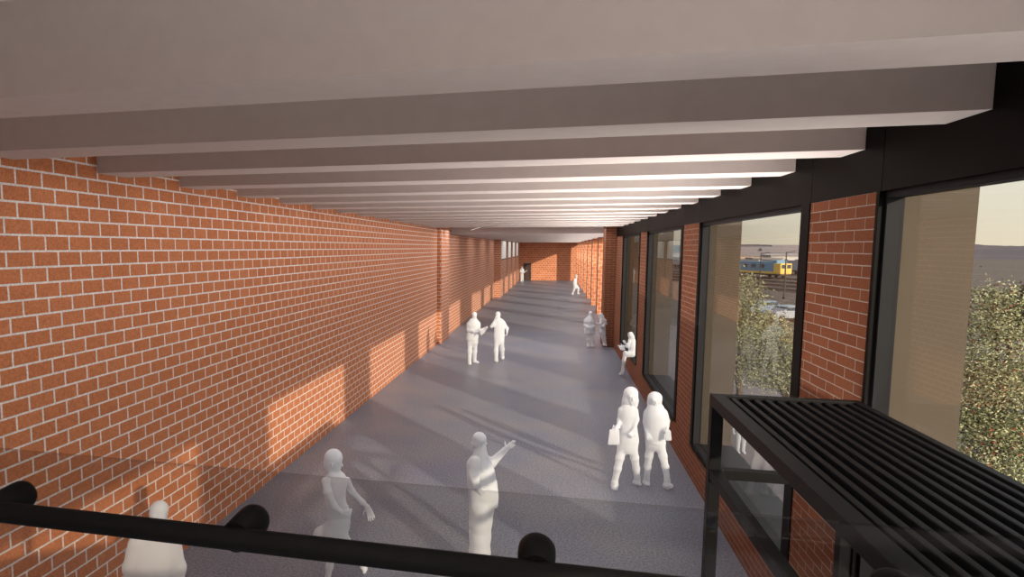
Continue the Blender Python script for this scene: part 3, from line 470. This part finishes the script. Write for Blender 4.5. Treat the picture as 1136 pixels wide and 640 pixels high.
def person(key, h, label, hs=1.0, z=0, group=None, mat='white'):
    D = FIG[key]
    root = empty('person', (D['loc'][0], D['loc'][1], z), label, 'person', group); root.rotation_euler = (0, 0, D['rot'])
    sets = {}
    for part, k, fl, pts, o in D['chains']:
        for a, b in zip(pts, pts[1:]):
            sets.setdefault(part, []).append(('add', a[:3], b[:3], a[3], b[3], min(k, .03) if part != 'body' else k, fl, (0, 1), o.get('hem')))
    body = sets.pop('body') + head_prims(D['head'], D['face'], h < .01)
    for wr, d, n, pose in D['hands']: body += hand_prims(wr, d, n, pose, h, s=hs)
    skin_object('body', body, h, M[mat], root)
    for part, pr in sets.items(): skin_object(part, pr, h, M[mat], root)
    return root, Matrix.Translation(root.location) @ Matrix.Rotation(D['rot'], 4, 'Z')

p_bag, T_bag = person('bagwoman', .0085, 'white figure of a long-haired woman in trousers carrying a handbag')
p_hood, T_hood = person('hoodwoman', .0085, 'white figure in a hooded coat with legs apart, walking nearest the window wall')
p_point, T_point = person('pointer', .0075, 'white figure of a man in a long jacket raising his hand to point', hs=.88)
p_dress, _ = person('dress', .0075, 'white figure of a striding woman in a flared skirt with one arm held out')
p_corner, _ = person('corner', .009, 'white figure seen only from head to chest behind the black handrail by the brick wall', mat='white_thin')
p_paper, T_paper = person('papers', .012, 'white figure of a man in a suit jacket holding an open sheet of papers', hs=.85)
person('phone', .012, 'white figure of a man with one hand raised to his ear beside the suited man')
person('jacketman', .012, 'white figure of a short-haired man in a flared jacket before the brick pilaster', z=-.06)
person('slimwoman', .011, 'white figure of a slim long-haired woman in a skirt leaning by the brick pilaster')
p_read, T_read = person('reader', .011, 'white figure seated on the low window sill reading a book', hs=.8)
person('walker', .02, 'small white figure striding beside the far row of brick pillars')
person('doorman', .02, 'tiny white figure standing in front of the dark door in the end wall')

def handbag(D, T, label, thick):
    c = [T @ Vector(p) for p in D['bag']]; st = [T @ Vector(p) for p in D['strap']]
    b = c[0]; e = empty('handbag', b, label, 'bag')
    yv = (T.to_3x3() @ Vector((0, 1, 0))).normalized()
    bl, br, tl, tr = c[1], c[2], c[3], c[4]
    bm = bmesh.new(); vs = []
    for q, sc in ((-1, 1), (1, 1)):
        for p, wd in ((bl, 1), (br, 1), (tr, .45), (tl, .45)): vs.append(bm.verts.new(p+yv*q*thick/2*wd))
    for f in ((0,1,2,3),(7,6,5,4),(0,4,5,1),(1,5,6,2),(2,6,7,3),(3,7,4,0)): bm.faces.new([vs[i] for i in f])
    bmesh.ops.bevel(bm, geom=list(bm.edges), offset=.012, segments=3, affect='EDGES', profile=.6)
    m = MB(); m.bm.free(); m.bm = bm; m.build('bag_body', M['bag'], e, True)
    pts = []
    for i in range(len(st)-1):
        for q in range(6): pts.append(st[i].lerp(st[i+1], q/6))
    pts.append(st[-1])
    MB().tube(pts, .007, 8).build('strap', M['bag'], e)
handbag(FIG['bagwoman']['extra'], T_bag, 'white handbag with a thin shoulder strap carried by the long-haired woman', .1)
handbag(FIG['hoodwoman']['extra'], T_hood, 'small white bag hanging from the hand of the hooded figure', .08)

def sheets(quad, T, name, label, cat, th, child):
    q = [T @ Vector(p) for p in quad]; e = empty(name, q[0], label, cat)
    mid0, mid1 = (q[0]+q[1])/2, (q[3]+q[2])/2
    dn = (q[1]-q[0]).cross(q[3]-q[0]).normalized()
    if dn.z > 0: dn = -dn
    mid0 = mid0+dn*.02; mid1 = mid1+dn*.02
    for A, B, C_, D_ in ((q[0], mid0, mid1, q[3]), (mid0, q[1], q[2], mid1)):
        bm = MB(); v = [bm.bm.verts.new(p) for p in (A, B, C_, D_)]+[bm.bm.verts.new(p+dn*th) for p in (A, B, C_, D_)]
        for f in ((0,1,2,3),(7,6,5,4),(0,4,5,1),(1,5,6,2),(2,6,7,3),(3,7,4,0)): bm.bm.faces.new([v[i] for i in f])
        bm.build(child, M['bag'], e)
sheets(FIG['papers']['extra']['paper'], T_paper, 'document', 'open white document held by the man in the suit jacket', 'paper', .004, 'page')
sheets(FIG['reader']['extra']['book'], T_read, 'book', 'open white book on the lap of the seated figure', 'book', .014, 'page_block')

# ------------------------------------------------------------------ outside
GZ = -3.0
M['asphalt'] = plain('asphalt', srgb(128, 119, 119), .9, .10, 3, .2)
M['ballast'] = plain('ballast', srgb(104, 94, 86), .95, .18, .6, .1)
M['rail_steel'] = plain('rail_rust', srgb(86, 70, 60), .6, .1, 5)
M['hill'] = plain('hill_scrub', srgb(100, 92, 95), 1, .12, .03, .1)
M['hill_far'] = plain('hill_forest', srgb(116, 134, 138), 1, .1, .02, .1)
M['bark'] = plain('bark', srgb(92, 78, 64), .9, .2, 14)
M['leaf_pale'] = plain('leaf_pale', srgb(186, 184, 146), .7, .12, 6, .3)
M['leaf_mid'] = plain('leaf_mid', srgb(136, 138, 98), .7, .15, 6, .3)
M['leaf_dark'] = plain('leaf_dark', srgb(74, 78, 58), .8, .15, 6, .2)
M['leaf_red'] = plain('leaf_red', srgb(190, 74, 58), .7, .15, 6, .2)
M['scrub'] = plain('scrub_leaf', srgb(70, 64, 50), .9, .2, 3, .1)
M['loco_blue'] = plain('loco_blue', srgb(96, 140, 168), .5, .05, 2)
M['loco_yellow'] = plain('loco_yellow', srgb(222, 180, 86), .5, .05, 2)
M['dark_glass'] = plain('dark_glass', srgb(60, 70, 78), .2, .05, 2)
M['wheel'] = plain('wheel_dark', srgb(58, 50, 46), .7, .05, 4)
M['bld_pale'] = plain('building_pale', srgb(196, 190, 186), .9, .05, .3)  # distance haze is put into these pale town colours
M['bld_warm'] = plain('building_warm', srgb(180, 160, 142), .9, .05, .3)
M['bld_grey'] = plain('building_grey', srgb(150, 152, 160), .9, .05, .3)
M['bld_roof'] = plain('building_roof', srgb(134, 124, 122), .8, .05, .4)
M['car_blue'] = plain('car_blue', srgb(120, 138, 168), .3, .03, 2)
M['car_grey'] = plain('car_grey', srgb(150, 156, 166), .3, .03, 2)
M['car_dark'] = plain('car_dark', srgb(70, 74, 84), .3, .03, 2)
M['tyre'] = plain('tyre', srgb(30, 30, 30), .8, .05, 4)
M['kerb'] = plain('kerb_stone', srgb(176, 166, 158), .9, .06, 3)

struct(MB().box(XO+.05, 34, -40, 58, GZ-.3, GZ).build('street', M['asphalt']))
struct(MB().box(-400, 900, 58, 1500, GZ-.4, GZ-.05).box(34, 900, -200, 58, GZ-.4, GZ-.05).build('ground', M['ballast']))
struct(MB().box(10.9, 11.15, -40, 58, GZ, GZ+.14).build('kerb', M['kerb']))
def ridge(name, mat, x0, y0, x1, y1, depth, prof, n=60, seed=1):
    rnd = random.Random(seed); bm = bmesh.new(); rows = []
    dx, dy = x1-x0, y1-y0; L_ = math.hypot(dx, dy); nx, ny = -dy/L_, dx/L_
    if nx*x0+ny*y0 < 0: nx, ny = -nx, -ny
    for j in range(7):
        v = j/6; row = []
        for i in range(n+1):
            u = i/n; hh = prof(u)*math.sin(math.pi*min(v, .5))
            hh *= 1+.05*math.sin(u*23+j)+.03*rnd.uniform(-1, 1)
            row.append(bm.verts.new((x0+dx*u+nx*depth*v, y0+dy*u+ny*depth*v, GZ-.3+hh)))
        rows.append(row)
    for r0, r1 in zip(rows, rows[1:]):
        for i in range(n): bm.faces.new((r0[i], r0[i+1], r1[i+1], r1[i])).smooth = True
    m = MB(); m.bm.free(); m.bm = bm
    return struct(m.build(name, mat, None, True))
ridge('hill', M['hill'], 215, 480, 560, 210, 260, lambda u: 4.5+26*u, seed=2)
ridge('hill', M['hill_far'], 60, 900, 420, 760, 200, lambda u: 8+3*math.sin(u*9), seed=3)
ridge('hill', M['hill'], 140, 720, 420, 600, 150, lambda u: 9.5+1.2*math.sin(u*11), seed=4)

def foliage_mesh(lobes, n, size, mats, rnd, tuft=.16):
    """leaves in tufts over the given lobes (centre, radii); one leaf = one folded quad"""
    V, Fc, mi = [], [], []
    tot = sum(l[1][0]*l[1][2] for l in lobes)
    for c, r in lobes:
        k = int(n*r[0]*r[2]/tot)
        t = 0
        while t < k:
            d = Vector((rnd.gauss(0, 1), rnd.gauss(0, 1), rnd.gauss(0, 1))).normalized()*(rnd.uniform(.35, 1)**.45)
            tc_ = Vector((c[0]+d.x*r[0], c[1]+d.y*r[1], c[2]+d.z*r[2])); kind = rnd.random()
            for q in range(12):
                p = tc_+Vector((rnd.gauss(0, tuft), rnd.gauss(0, tuft), rnd.gauss(0, tuft*.8)))
                a = Vector((rnd.gauss(0, 1), rnd.gauss(0, 1), rnd.gauss(0, .7))).normalized()
                b = a.cross(Vector((rnd.gauss(0, 1), rnd.gauss(0, 1), rnd.gauss(0, 1)))).normalized(); s = size*rnd.uniform(.6, 1.3)
                i = len(V); up = a.cross(b)*s*.18
                V += [p-a*s, p-b*s*.42+up, p+a*s, p+b*s*.42+up]; Fc += [(i, i+1, i+2), (i, i+2, i+3)]
                m = 0 if kind < .42 else (1 if kind < .8 else 2)
                if rnd.random() < .2: m = rnd.randrange(3)
                if len(mats) > 3 and kind > .985: m = 3
                mi += [m, m]; t += 1
    me = bpy.data.meshes.new('foliage'); me.from_pydata([tuple(v) for v in V], [], Fc)
    for m in mats: me.materials.append(m)
    me.polygons.foreach_set('material_index', mi); me.update()
    return me
def tree(name, x, y, lobes, n, size, label, seed, mats=None, trunk=.13, tuft=.16, group=None, cat='tree'):
    rnd = random.Random(seed); e = empty(name, (x, y, GZ), label, cat, group)
    top = max(l[0][2] for l in lobes)
    tb = MB()
    tb.tube([(x, y, GZ-.05), (x+.05, y, GZ+.8), (x-.04, y+.03, GZ+1.8), (x, y, (top+GZ)/2+.6), (x+.03, y, top)], [trunk*1.3, trunk, trunk*.85, trunk*.6, trunk*.2], 10)
    for (cx_, cy_, cz_), r in lobes:
        z0 = GZ+ (cz_-GZ)*.55
        tb.tube([(x, y, z0), ((x+cx_)/2, (y+cy_)/2, (z0+cz_)/2+.1), (cx_, cy_, cz_)], [trunk*.55, trunk*.35, trunk*.12], 7)
    tb.build('trunk', M['bark'], e, True)
    me = foliage_mesh(lobes, n, size, mats or [M['leaf_pale'], M['leaf_mid'], M['leaf_dark']], rnd, tuft)
    o = bpy.data.objects.new('foliage', me); COL.objects.link(o); o.parent = e; o.matrix_parent_inverse = Matrix.Translation(-e.location)
    return e
tree('street_tree', 9.35, 15.2, [((8.95,15.0,2.5),(.5,.5,.62)), ((9.1,15.1,1.55),(.75,.7,.75)), ((9.15,15.2,.75),(1.0,.9,.9)), ((9.0,15.1,-.4),(1.05,.95,.9)), ((9.9,15.5,.35),(1.1,1.0,.95)), ((9.9,15.4,-.9),(1.1,1.0,.8))],
     52000, .033, 'pale green street tree with a few red leaves outside the window nearest the platform', 11,
     [M['leaf_pale'], M['leaf_mid'], M['leaf_dark'], M['leaf_red']])
tree('street_tree', 7.75, 28.0, [((7.55,28,2.0),(.95,.9,.95)), ((7.9,28.2,.9),(1.2,1.1,1.0)), ((7.3,28.2,.2),(1.2,1.1,1.1)), ((8.1,28.4,-.5),(1.1,1.0,.9)), ((7.5,28.2,-1.3),(1.0,.9,.7))],
     15000, .048, 'taller pale green street tree outside the second window, its left half behind the wall fin', 12, tuft=.2)
tree('street_tree', 8.2, 23.6, [((7.55,23.6,.95),(.6,.55,.6)), ((7.9,23.6,.3),(.7,.65,.7)), ((7.5,23.8,-.5),(.75,.7,.6)), ((7.95,23.6,-.6),(.6,.55,.5))],
     9000, .045, 'lower rounded street tree in front of the taller one outside the second window', 13, tuft=.18)
for i, (x, y, r, h_, lb) in enumerate([(38.6, 60, 2.3, 4.0, 'dark bushy tree on the open ground before the hill'), (45.5, 70, 3.0, 2.6, 'low dark bush beyond the dark bushy tree before the hill')]):
    tree('bush', x, y, [((x, y, GZ+h_*.55), (r, r, h_*.5)), ((x-r*.5, y, GZ+h_*.4), (r*.7, r*.7, h_*.4))], 3500, .16, lb, 20+i, [M['scrub'], M['scrub'], M['leaf_dark']], .12, .35, cat='bush')

# rail yard: tracks, catenary poles, a blue and yellow locomotive
def track(name, x0, y0, x1, y1, label):
    e = empty(name, (x0, y0, GZ), label, 'railway track', 'tracks of the rail yard')
    a, b = Vector((x0, y0, 0)), Vector((x1, y1, 0)); d = (b-a).normalized(); s = Vector((d.y, -d.x, 0))
    for q in (-.72, .72):
        MB().bar(a+s*q+Vector((0, 0, GZ+.2)), b+s*q+Vector((0, 0, GZ+.2)), .09, .16).build('rail', M['rail_steel'], e)
    m = MB(); n = int((b-a).length/1.4)
    for i in range(n):
        p = a+d*1.4*(i+.5); m.bar(p-s*1.3+Vector((0, 0, GZ+.06)), p+s*1.3+Vector((0, 0, GZ+.06)), .28, .18)
    m.build('sleepers', M['wheel'], e)
TD = Vector((.36, -.933, 0)).normalized()
for i, (x, y) in enumerate(((47.6, 154), (42, 140), (38.5, 126), (35.5, 112))):
    track('railway_track', x-TD.x*40, y-TD.y*40, x+TD.x*60, y+TD.y*60,
          ['railway track under the blue and yellow locomotive', 'first railway track in front of the locomotive', 'second railway track in front of the locomotive', 'railway track nearest the trees'][i])
for (x, y, h_, lb) in ((28.6, 96, 6.2, 'thin dark pole standing left of the locomotive front'), (30.5, 92, 6.4, 'thin dark pole standing right of the locomotive')):
    e = empty('lamp_post', (x, y, GZ), lb, 'pole')
    MB().tube([(x, y, GZ), (x, y, GZ+.5), (x, y, GZ+h_)], [.16, .11, .07], 10).build('pole', M['wheel'], e)
    MB().bar((x-.02, y, GZ+h_-.1), (x+1.0, y-.4, GZ+h_+.05), .08).build('arm', M['wheel'], e)
def loco():
    e = empty('locomotive', (47.6, 154, GZ), 'blue and yellow locomotive standing in the rail yard', 'train')
    R = Matrix.Rotation(math.atan2(TD.y, TD.x), 4, 'Z'); o = Vector((47.6, 154, GZ+.3))
    def put(mb, name, mat, par=e):
        for v in mb.bm.verts: v.co = R @ v.co + o
        return mb.build(name, M[mat], par)
    put(MB().box(-11, 3.2, -1.45, 1.45, .9, 3.5, .12), 'body', 'loco_blue')
    put(MB().box(-11, 3.2, -1.47, 1.47, .85, 1.35, .03), 'yellow_band', 'loco_yellow')
    put(MB().box(3.2, 5.4, -1.45, 1.45, .8, 3.2, .2), 'nose', 'loco_yellow')
    put(MB().box(2.2, 4.0, -1.3, 1.3, 3.1, 3.9, .15), 'cab_roof', 'loco_blue')
    for y0 in (-1.15, .15): put(MB().box(5.36, 5.43, y0, y0+1.0, 2.1, 2.9, .02), 'windscreen', 'dark_glass')
    for k in range(4): put(MB().box(-9.5+2.8*k, -8+2.8*k, -1.5, -1.44, 2.1, 2.9, .02), 'side_window', 'dark_glass')
    put(MB().box(-10.8, 5.2, -1.2, 1.2, .5, .85, .03), 'underframe', 'wheel')
    for x in (-9, -7, 1.5, 3.5):
        for y0 in (-1.0, .75): put(MB().tube([(x, y0, .45), (x, y0+.25, .45)], .45, 16), 'wheel', 'wheel')
loco()
# parked cars by the yard fence
def car(x, y, rot, mat, label):
    e = empty('car', (x, y, GZ), label, 'car'); R = Matrix.Rotation(rot, 4, 'Z'); o = Vector((x, y, GZ))
    def put(mb, name, m):
        for v in mb.bm.verts: v.co = R @ v.co + o
        return mb.build(name, m, e)
    bm = MB(); prof = [(-2.1, .35), (-2.15, .8), (-1.9, .95), (-1.2, 1.0), (-.7, 1.42), (.7, 1.45), (1.25, 1.0), (2.0, .85), (2.15, .6), (2.1, .35)]
    a = [bm.bm.verts.new((px, -.85, pz)) for px, pz in prof]; b = [bm.bm.verts.new((px, .85, pz)) for px, pz in prof]
    bm.bm.faces.new(a); bm.bm.faces.new(b[::-1])
    for i in range(len(prof)):
        j = (i+1) % len(prof); bm.bm.faces.new((a[i], b[i], b[j], a[j]))
    put(bm, 'body', mat)
    put(MB().box(-.95, .95, -.87, .87, 1.02, 1.34, .04), 'side_glass', M['dark_glass'])
    for wx in (-1.35, 1.35):
        for wy in (-.88, .68): put(MB().tube([(wx, wy, .32), (wx, wy+.2, .32)], .32, 16), 'wheel', M['tyre'])
car(21.4, 70, .35, M['car_blue'], 'pale blue car parked behind the two trees')
car(21.9, 64.5, .35, M['car_grey'], 'silver grey car parked nearest the window edge')
car(20.2, 76, .35, M['car_dark'], 'dark car parked beyond the pale blue car')
# distant town
def building(x, y, wx, wy, h_, mat, label, roof='flat', group=None):
    e = empty('building', (x, y, GZ), label, 'building', group)
    MB().box(x-wx/2, x+wx/2, y-wy/2, y+wy/2, GZ-.1, GZ+h_).build('wall', M[mat], e)
    m = MB()
    if roof == 'flat': m.box(x-wx/2-.3, x+wx/2+.3, y-wy/2-.3, y+wy/2+.3, GZ+h_, GZ+h_+.4)
    else:
        z0, z1 = GZ+h_, GZ+h_+wy*.22
        q = [m.bm.verts.new(p) for p in ((x-wx/2-.4,y-wy/2-.4,z0),(x+wx/2+.4,y-wy/2-.4,z0),(x+wx/2+.4,y+wy/2+.4,z0),(x-wx/2-.4,y+wy/2+.4,z0),(x-wx/2,y,z1),(x+wx/2,y,z1))]
        for f in ((0,1,5,4),(1,2,5),(2,3,4,5),(3,0,4),(3,2,1,0)): m.bm.faces.new([q[i] for i in f])
    m.build('roof', M['bld_roof'], e)
    n = max(2, int(wx/3.5)); rows = max(1, int(h_/3.2))
    for r in range(min(rows, 3)):
        for k in range(min(n, 6)):
            cx_ = x-wx/2+wx*(k+.5)/min(n, 6); z = GZ+1.2+r*3.1
            MB().box(cx_-.6, cx_+.6, y-wy/2-.06, y-wy/2+.02, z, z+1.4).build('window', M['dark_glass'], e)
TOWN = [(88, 320, 26, 14, 6.2, 'bld_pale', 'gable', 'long pale shed with a pitched roof behind the locomotive'), (112, 380, 30, 16, 7.6, 'bld_warm', 'flat', 'warm grey block on the skyline above the locomotive'),
        (70, 232, 9, 8, 4.4, 'bld_grey', 'flat', 'small grey hut in the yard above the blue body of the locomotive'), (94, 290, 16, 10, 6.6, 'bld_grey', 'gable', 'grey house with a pitched roof right of the long pale shed'), (87, 262, 14, 10, 5.2, 'bld_pale', 'flat', 'pale low building above the yellow nose of the locomotive'),
        (116, 338, 22, 12, 8.0, 'bld_pale', 'gable', 'pale gabled building at the right edge of the second window'), (78, 280, 12, 9, 5.0, 'bld_warm', 'gable', 'small warm coloured house at the left edge of the view'), (134, 430, 34, 14, 8.6, 'bld_grey', 'flat', 'wide grey block farthest off on the skyline'),
        (56, 300, 12, 12, 6.5, 'bld_grey', 'flat', 'grey block seen through the narrow third window view')]
for t in TOWN: building(t[0], t[1], t[2], t[3], t[4]*.72, t[5], t[7], t[6])
WAG = Matrix.Rotation(math.atan2(TD.y, TD.x), 4, 'Z')
for k in range(6):                                  # a rake of wagons on the track behind the locomotive
    wx, wy = 60+TD.x*(15*k-60), 182+TD.y*(15*k-60)
    e = empty('freight_wagon', (wx, wy, GZ), 'pale covered freight wagon in the row behind the locomotive', 'wagon', 'freight wagons behind the locomotive')
    def put(mb, name, mat):
        for v in mb.bm.verts: v.co = WAG @ v.co + Vector((wx, wy, GZ))
        return mb.build(name, M[mat], e)
    put(MB().box(-6.8, 6.8, -1.4, 1.4, 1.1, 3.4, .1), 'body', 'bld_pale' if k % 2 else 'bld_grey')
    put(MB().box(-6.9, 6.9, -1.45, 1.45, 3.38, 3.6, .05), 'roof', 'bld_roof')
    put(MB().box(-6.6, 6.6, -1.1, 1.1, .75, 1.1), 'underframe', 'wheel')
    for x in (-5.2, -3.6, 3.6, 5.2):
        for y0 in (-.95, .7): put(MB().tube([(x, y0, .42), (x, y0+.25, .42)], .42, 14), 'wheel', 'wheel')
FIG['passer'] = {'loc': (6.28, 22.06), 'rot': 0.0, 'head': (0, 0, 1.58, .078, .115), 'face': (.2, -1), 'hands': [((-.27, -.05, .78), (0, -.1, -1), (1, 0, 0), 'curl'), ((.27, -.05, .78), (0, -.1, -1), (-1, 0, 0), 'curl')],
  'chains': [('body', .04, .9, [(0, 0, 1.47, .055), (0, 0, 1.38, .065)], {}), ('body', .05, .62, [(0, 0, 1.34, .16), (0, 0, 1.2, .165), (0, 0, 1.02, .14), (0, 0, .86, .155)], {}),
   ('body', .03, .9, [(-.085, 0, .84, .08), (-.085, 0, .48, .062), (-.085, .02, .1, .045)], {}), ('body', .03, .9, [(.085, 0, .84, .08), (.085, 0, .48, .062), (.085, .02, .1, .045)], {}),
   ('body', .02, .8, [(-.085, .03, .06, .045), (-.09, -.12, .04, .04)], {}), ('body', .02, .8, [(.085, .03, .06, .045), (.09, -.12, .04, .04)], {}),
   ('body', .04, .9, [(-.19, 0, 1.35, .055), (-.24, .02, 1.06, .042), (-.27, -.05, .8, .03)], {}), ('body', .04, .9, [(.19, 0, 1.35, .055), (.24, .02, 1.06, .042), (.27, -.05, .8, .03)], {}),
   ('hair', .03, .95, [(0, .01, 1.63, .08), (0, .03, 1.58, .075)], {})]}
person('passer', .012, 'white figure standing out on the street, only its legs showing under the platform', z=GZ)

# ------------------------------------------------------------------ light
SUN = Vector((1.0, -1.12, .42)).normalized()      # towards the sun
sd = bpy.data.lights.new('sun', 'SUN'); sd.energy = 5.5; sd.angle = math.radians(1.0); sd.color = (1, .86, .66)
so = bpy.data.objects.new('sun', sd); COL.objects.link(so); so.rotation_euler = SUN.to_track_quat('Z', 'Y').to_euler()
WINFILL, CEILFILL = 225, 28  # strengths of the added fill lights at windows and ceiling
for k, (a, b) in enumerate(BAYS + [(FP[i]+1.1, FP[i+1]) for i in range(7)] + [(26.4, 31.4)]):  # added uplights inside the windows, no fixture, to brighten the beam undersides
    ad_ = bpy.data.lights.new('window_fill', 'AREA'); ad_.shape = 'RECTANGLE'; ad_.size = b-a+1.2 if k < 6 else b-a-.3; ad_.size_y = .5; ad_.spread = math.radians(120)
    ad_.energy = WINFILL*(1 if k < 6 else .3); ad_.color = (1, .95, .89)
    ao = bpy.data.objects.new('window_fill', ad_); COL.objects.link(ao)
    ao.location = (XR-.16 if k < 6 else 2.6, (a+b)/2, 2.5)
    ao.visible_glossy = False
    ao.rotation_euler = Vector((1, 0, -1.5)).to_track_quat('Z', 'Y').to_euler()
FILLS = [(2.656+1.4248*k+.92, .9, ZB) for k in range(-9, 15)] + [(24.1, .9, ZB), (25.6, .9, ZB)] + [(28.5+5.9*k, 2.5, ZF-.02) for k in range(8)]
for ly, lw, lz in FILLS:                           # added fill lights without fixtures, between the beams and under the far ceiling
    ld = bpy.data.lights.new('ceiling_fill', 'AREA'); ld.shape = 'RECTANGLE'; ld.size = 6.4; ld.size_y = lw
    ld.energy = CEILFILL*(3.2 if lw > 1 else 4.5 if 23.9 < ly < 27 else 1); ld.color = (1, .97, .93); ld.spread = math.radians(180)
    lo_ = bpy.data.objects.new('ceiling_fill', ld); COL.objects.link(lo_); lo_.visible_glossy = False
    lo_.location = ((XL+XR)/2, ly, lz)
w = bpy.data.worlds.new('sky'); S.world = w; w.use_nodes = True
nt = w.node_tree; nt.nodes.clear(); L = nt.links.new
out = N(nt, 'ShaderNodeOutputWorld'); bg = N(nt, 'ShaderNodeBackground'); L(bg.outputs[0], out.inputs[0])
tc = N(nt, 'ShaderNodeTexCoord')
sx = N(nt, 'ShaderNodeSeparateXYZ'); L(tc.outputs['Generated'], sx.inputs[0])
rp = N(nt, 'ShaderNodeValToRGB'); L(sx.outputs[2], rp.inputs[0])
cr = rp.color_ramp; cr.elements[0].position = 0; cr.elements[0].color = srgb(240, 228, 202); cr.elements[1].position = .9; cr.elements[1].color = srgb(170, 195, 225)
for p, c in ((.04, srgb(240, 232, 210)), (.16, srgb(234, 238, 228)), (.35, srgb(215, 226, 230))):
    q = cr.elements.new(p); q.color = c
dp = N(nt, 'ShaderNodeVectorMath', operation='DOT_PRODUCT'); L(tc.outputs['Generated'], dp.inputs[0]); dp.inputs[1].default_value = SUN
mxm = N(nt, 'ShaderNodeMath', operation='MAXIMUM'); L(dp.outputs['Value'], mxm.inputs[0]); mxm.inputs[1].default_value = 0
pw = N(nt, 'ShaderNodeMath', operation='POWER'); L(mxm.outputs[0], pw.inputs[0]); pw.inputs[1].default_value = 3.0
gm = N(nt, 'ShaderNodeMath', operation='MULTIPLY'); L(pw.outputs[0], gm.inputs[0]); gm.inputs[1].default_value = 2.6
gc = N(nt, 'ShaderNodeVectorMath', operation='SCALE'); gc.inputs[0].default_value = (1, .93, .84); L(gm.outputs[0], gc.inputs['Scale'])
ad = N(nt, 'ShaderNodeVectorMath', operation='ADD'); L(rp.outputs[0], ad.inputs[0]); L(gc.outputs[0], ad.inputs[1])
L(ad.outputs[0], bg.inputs[0]); bg.inputs[1].default_value = 1.06
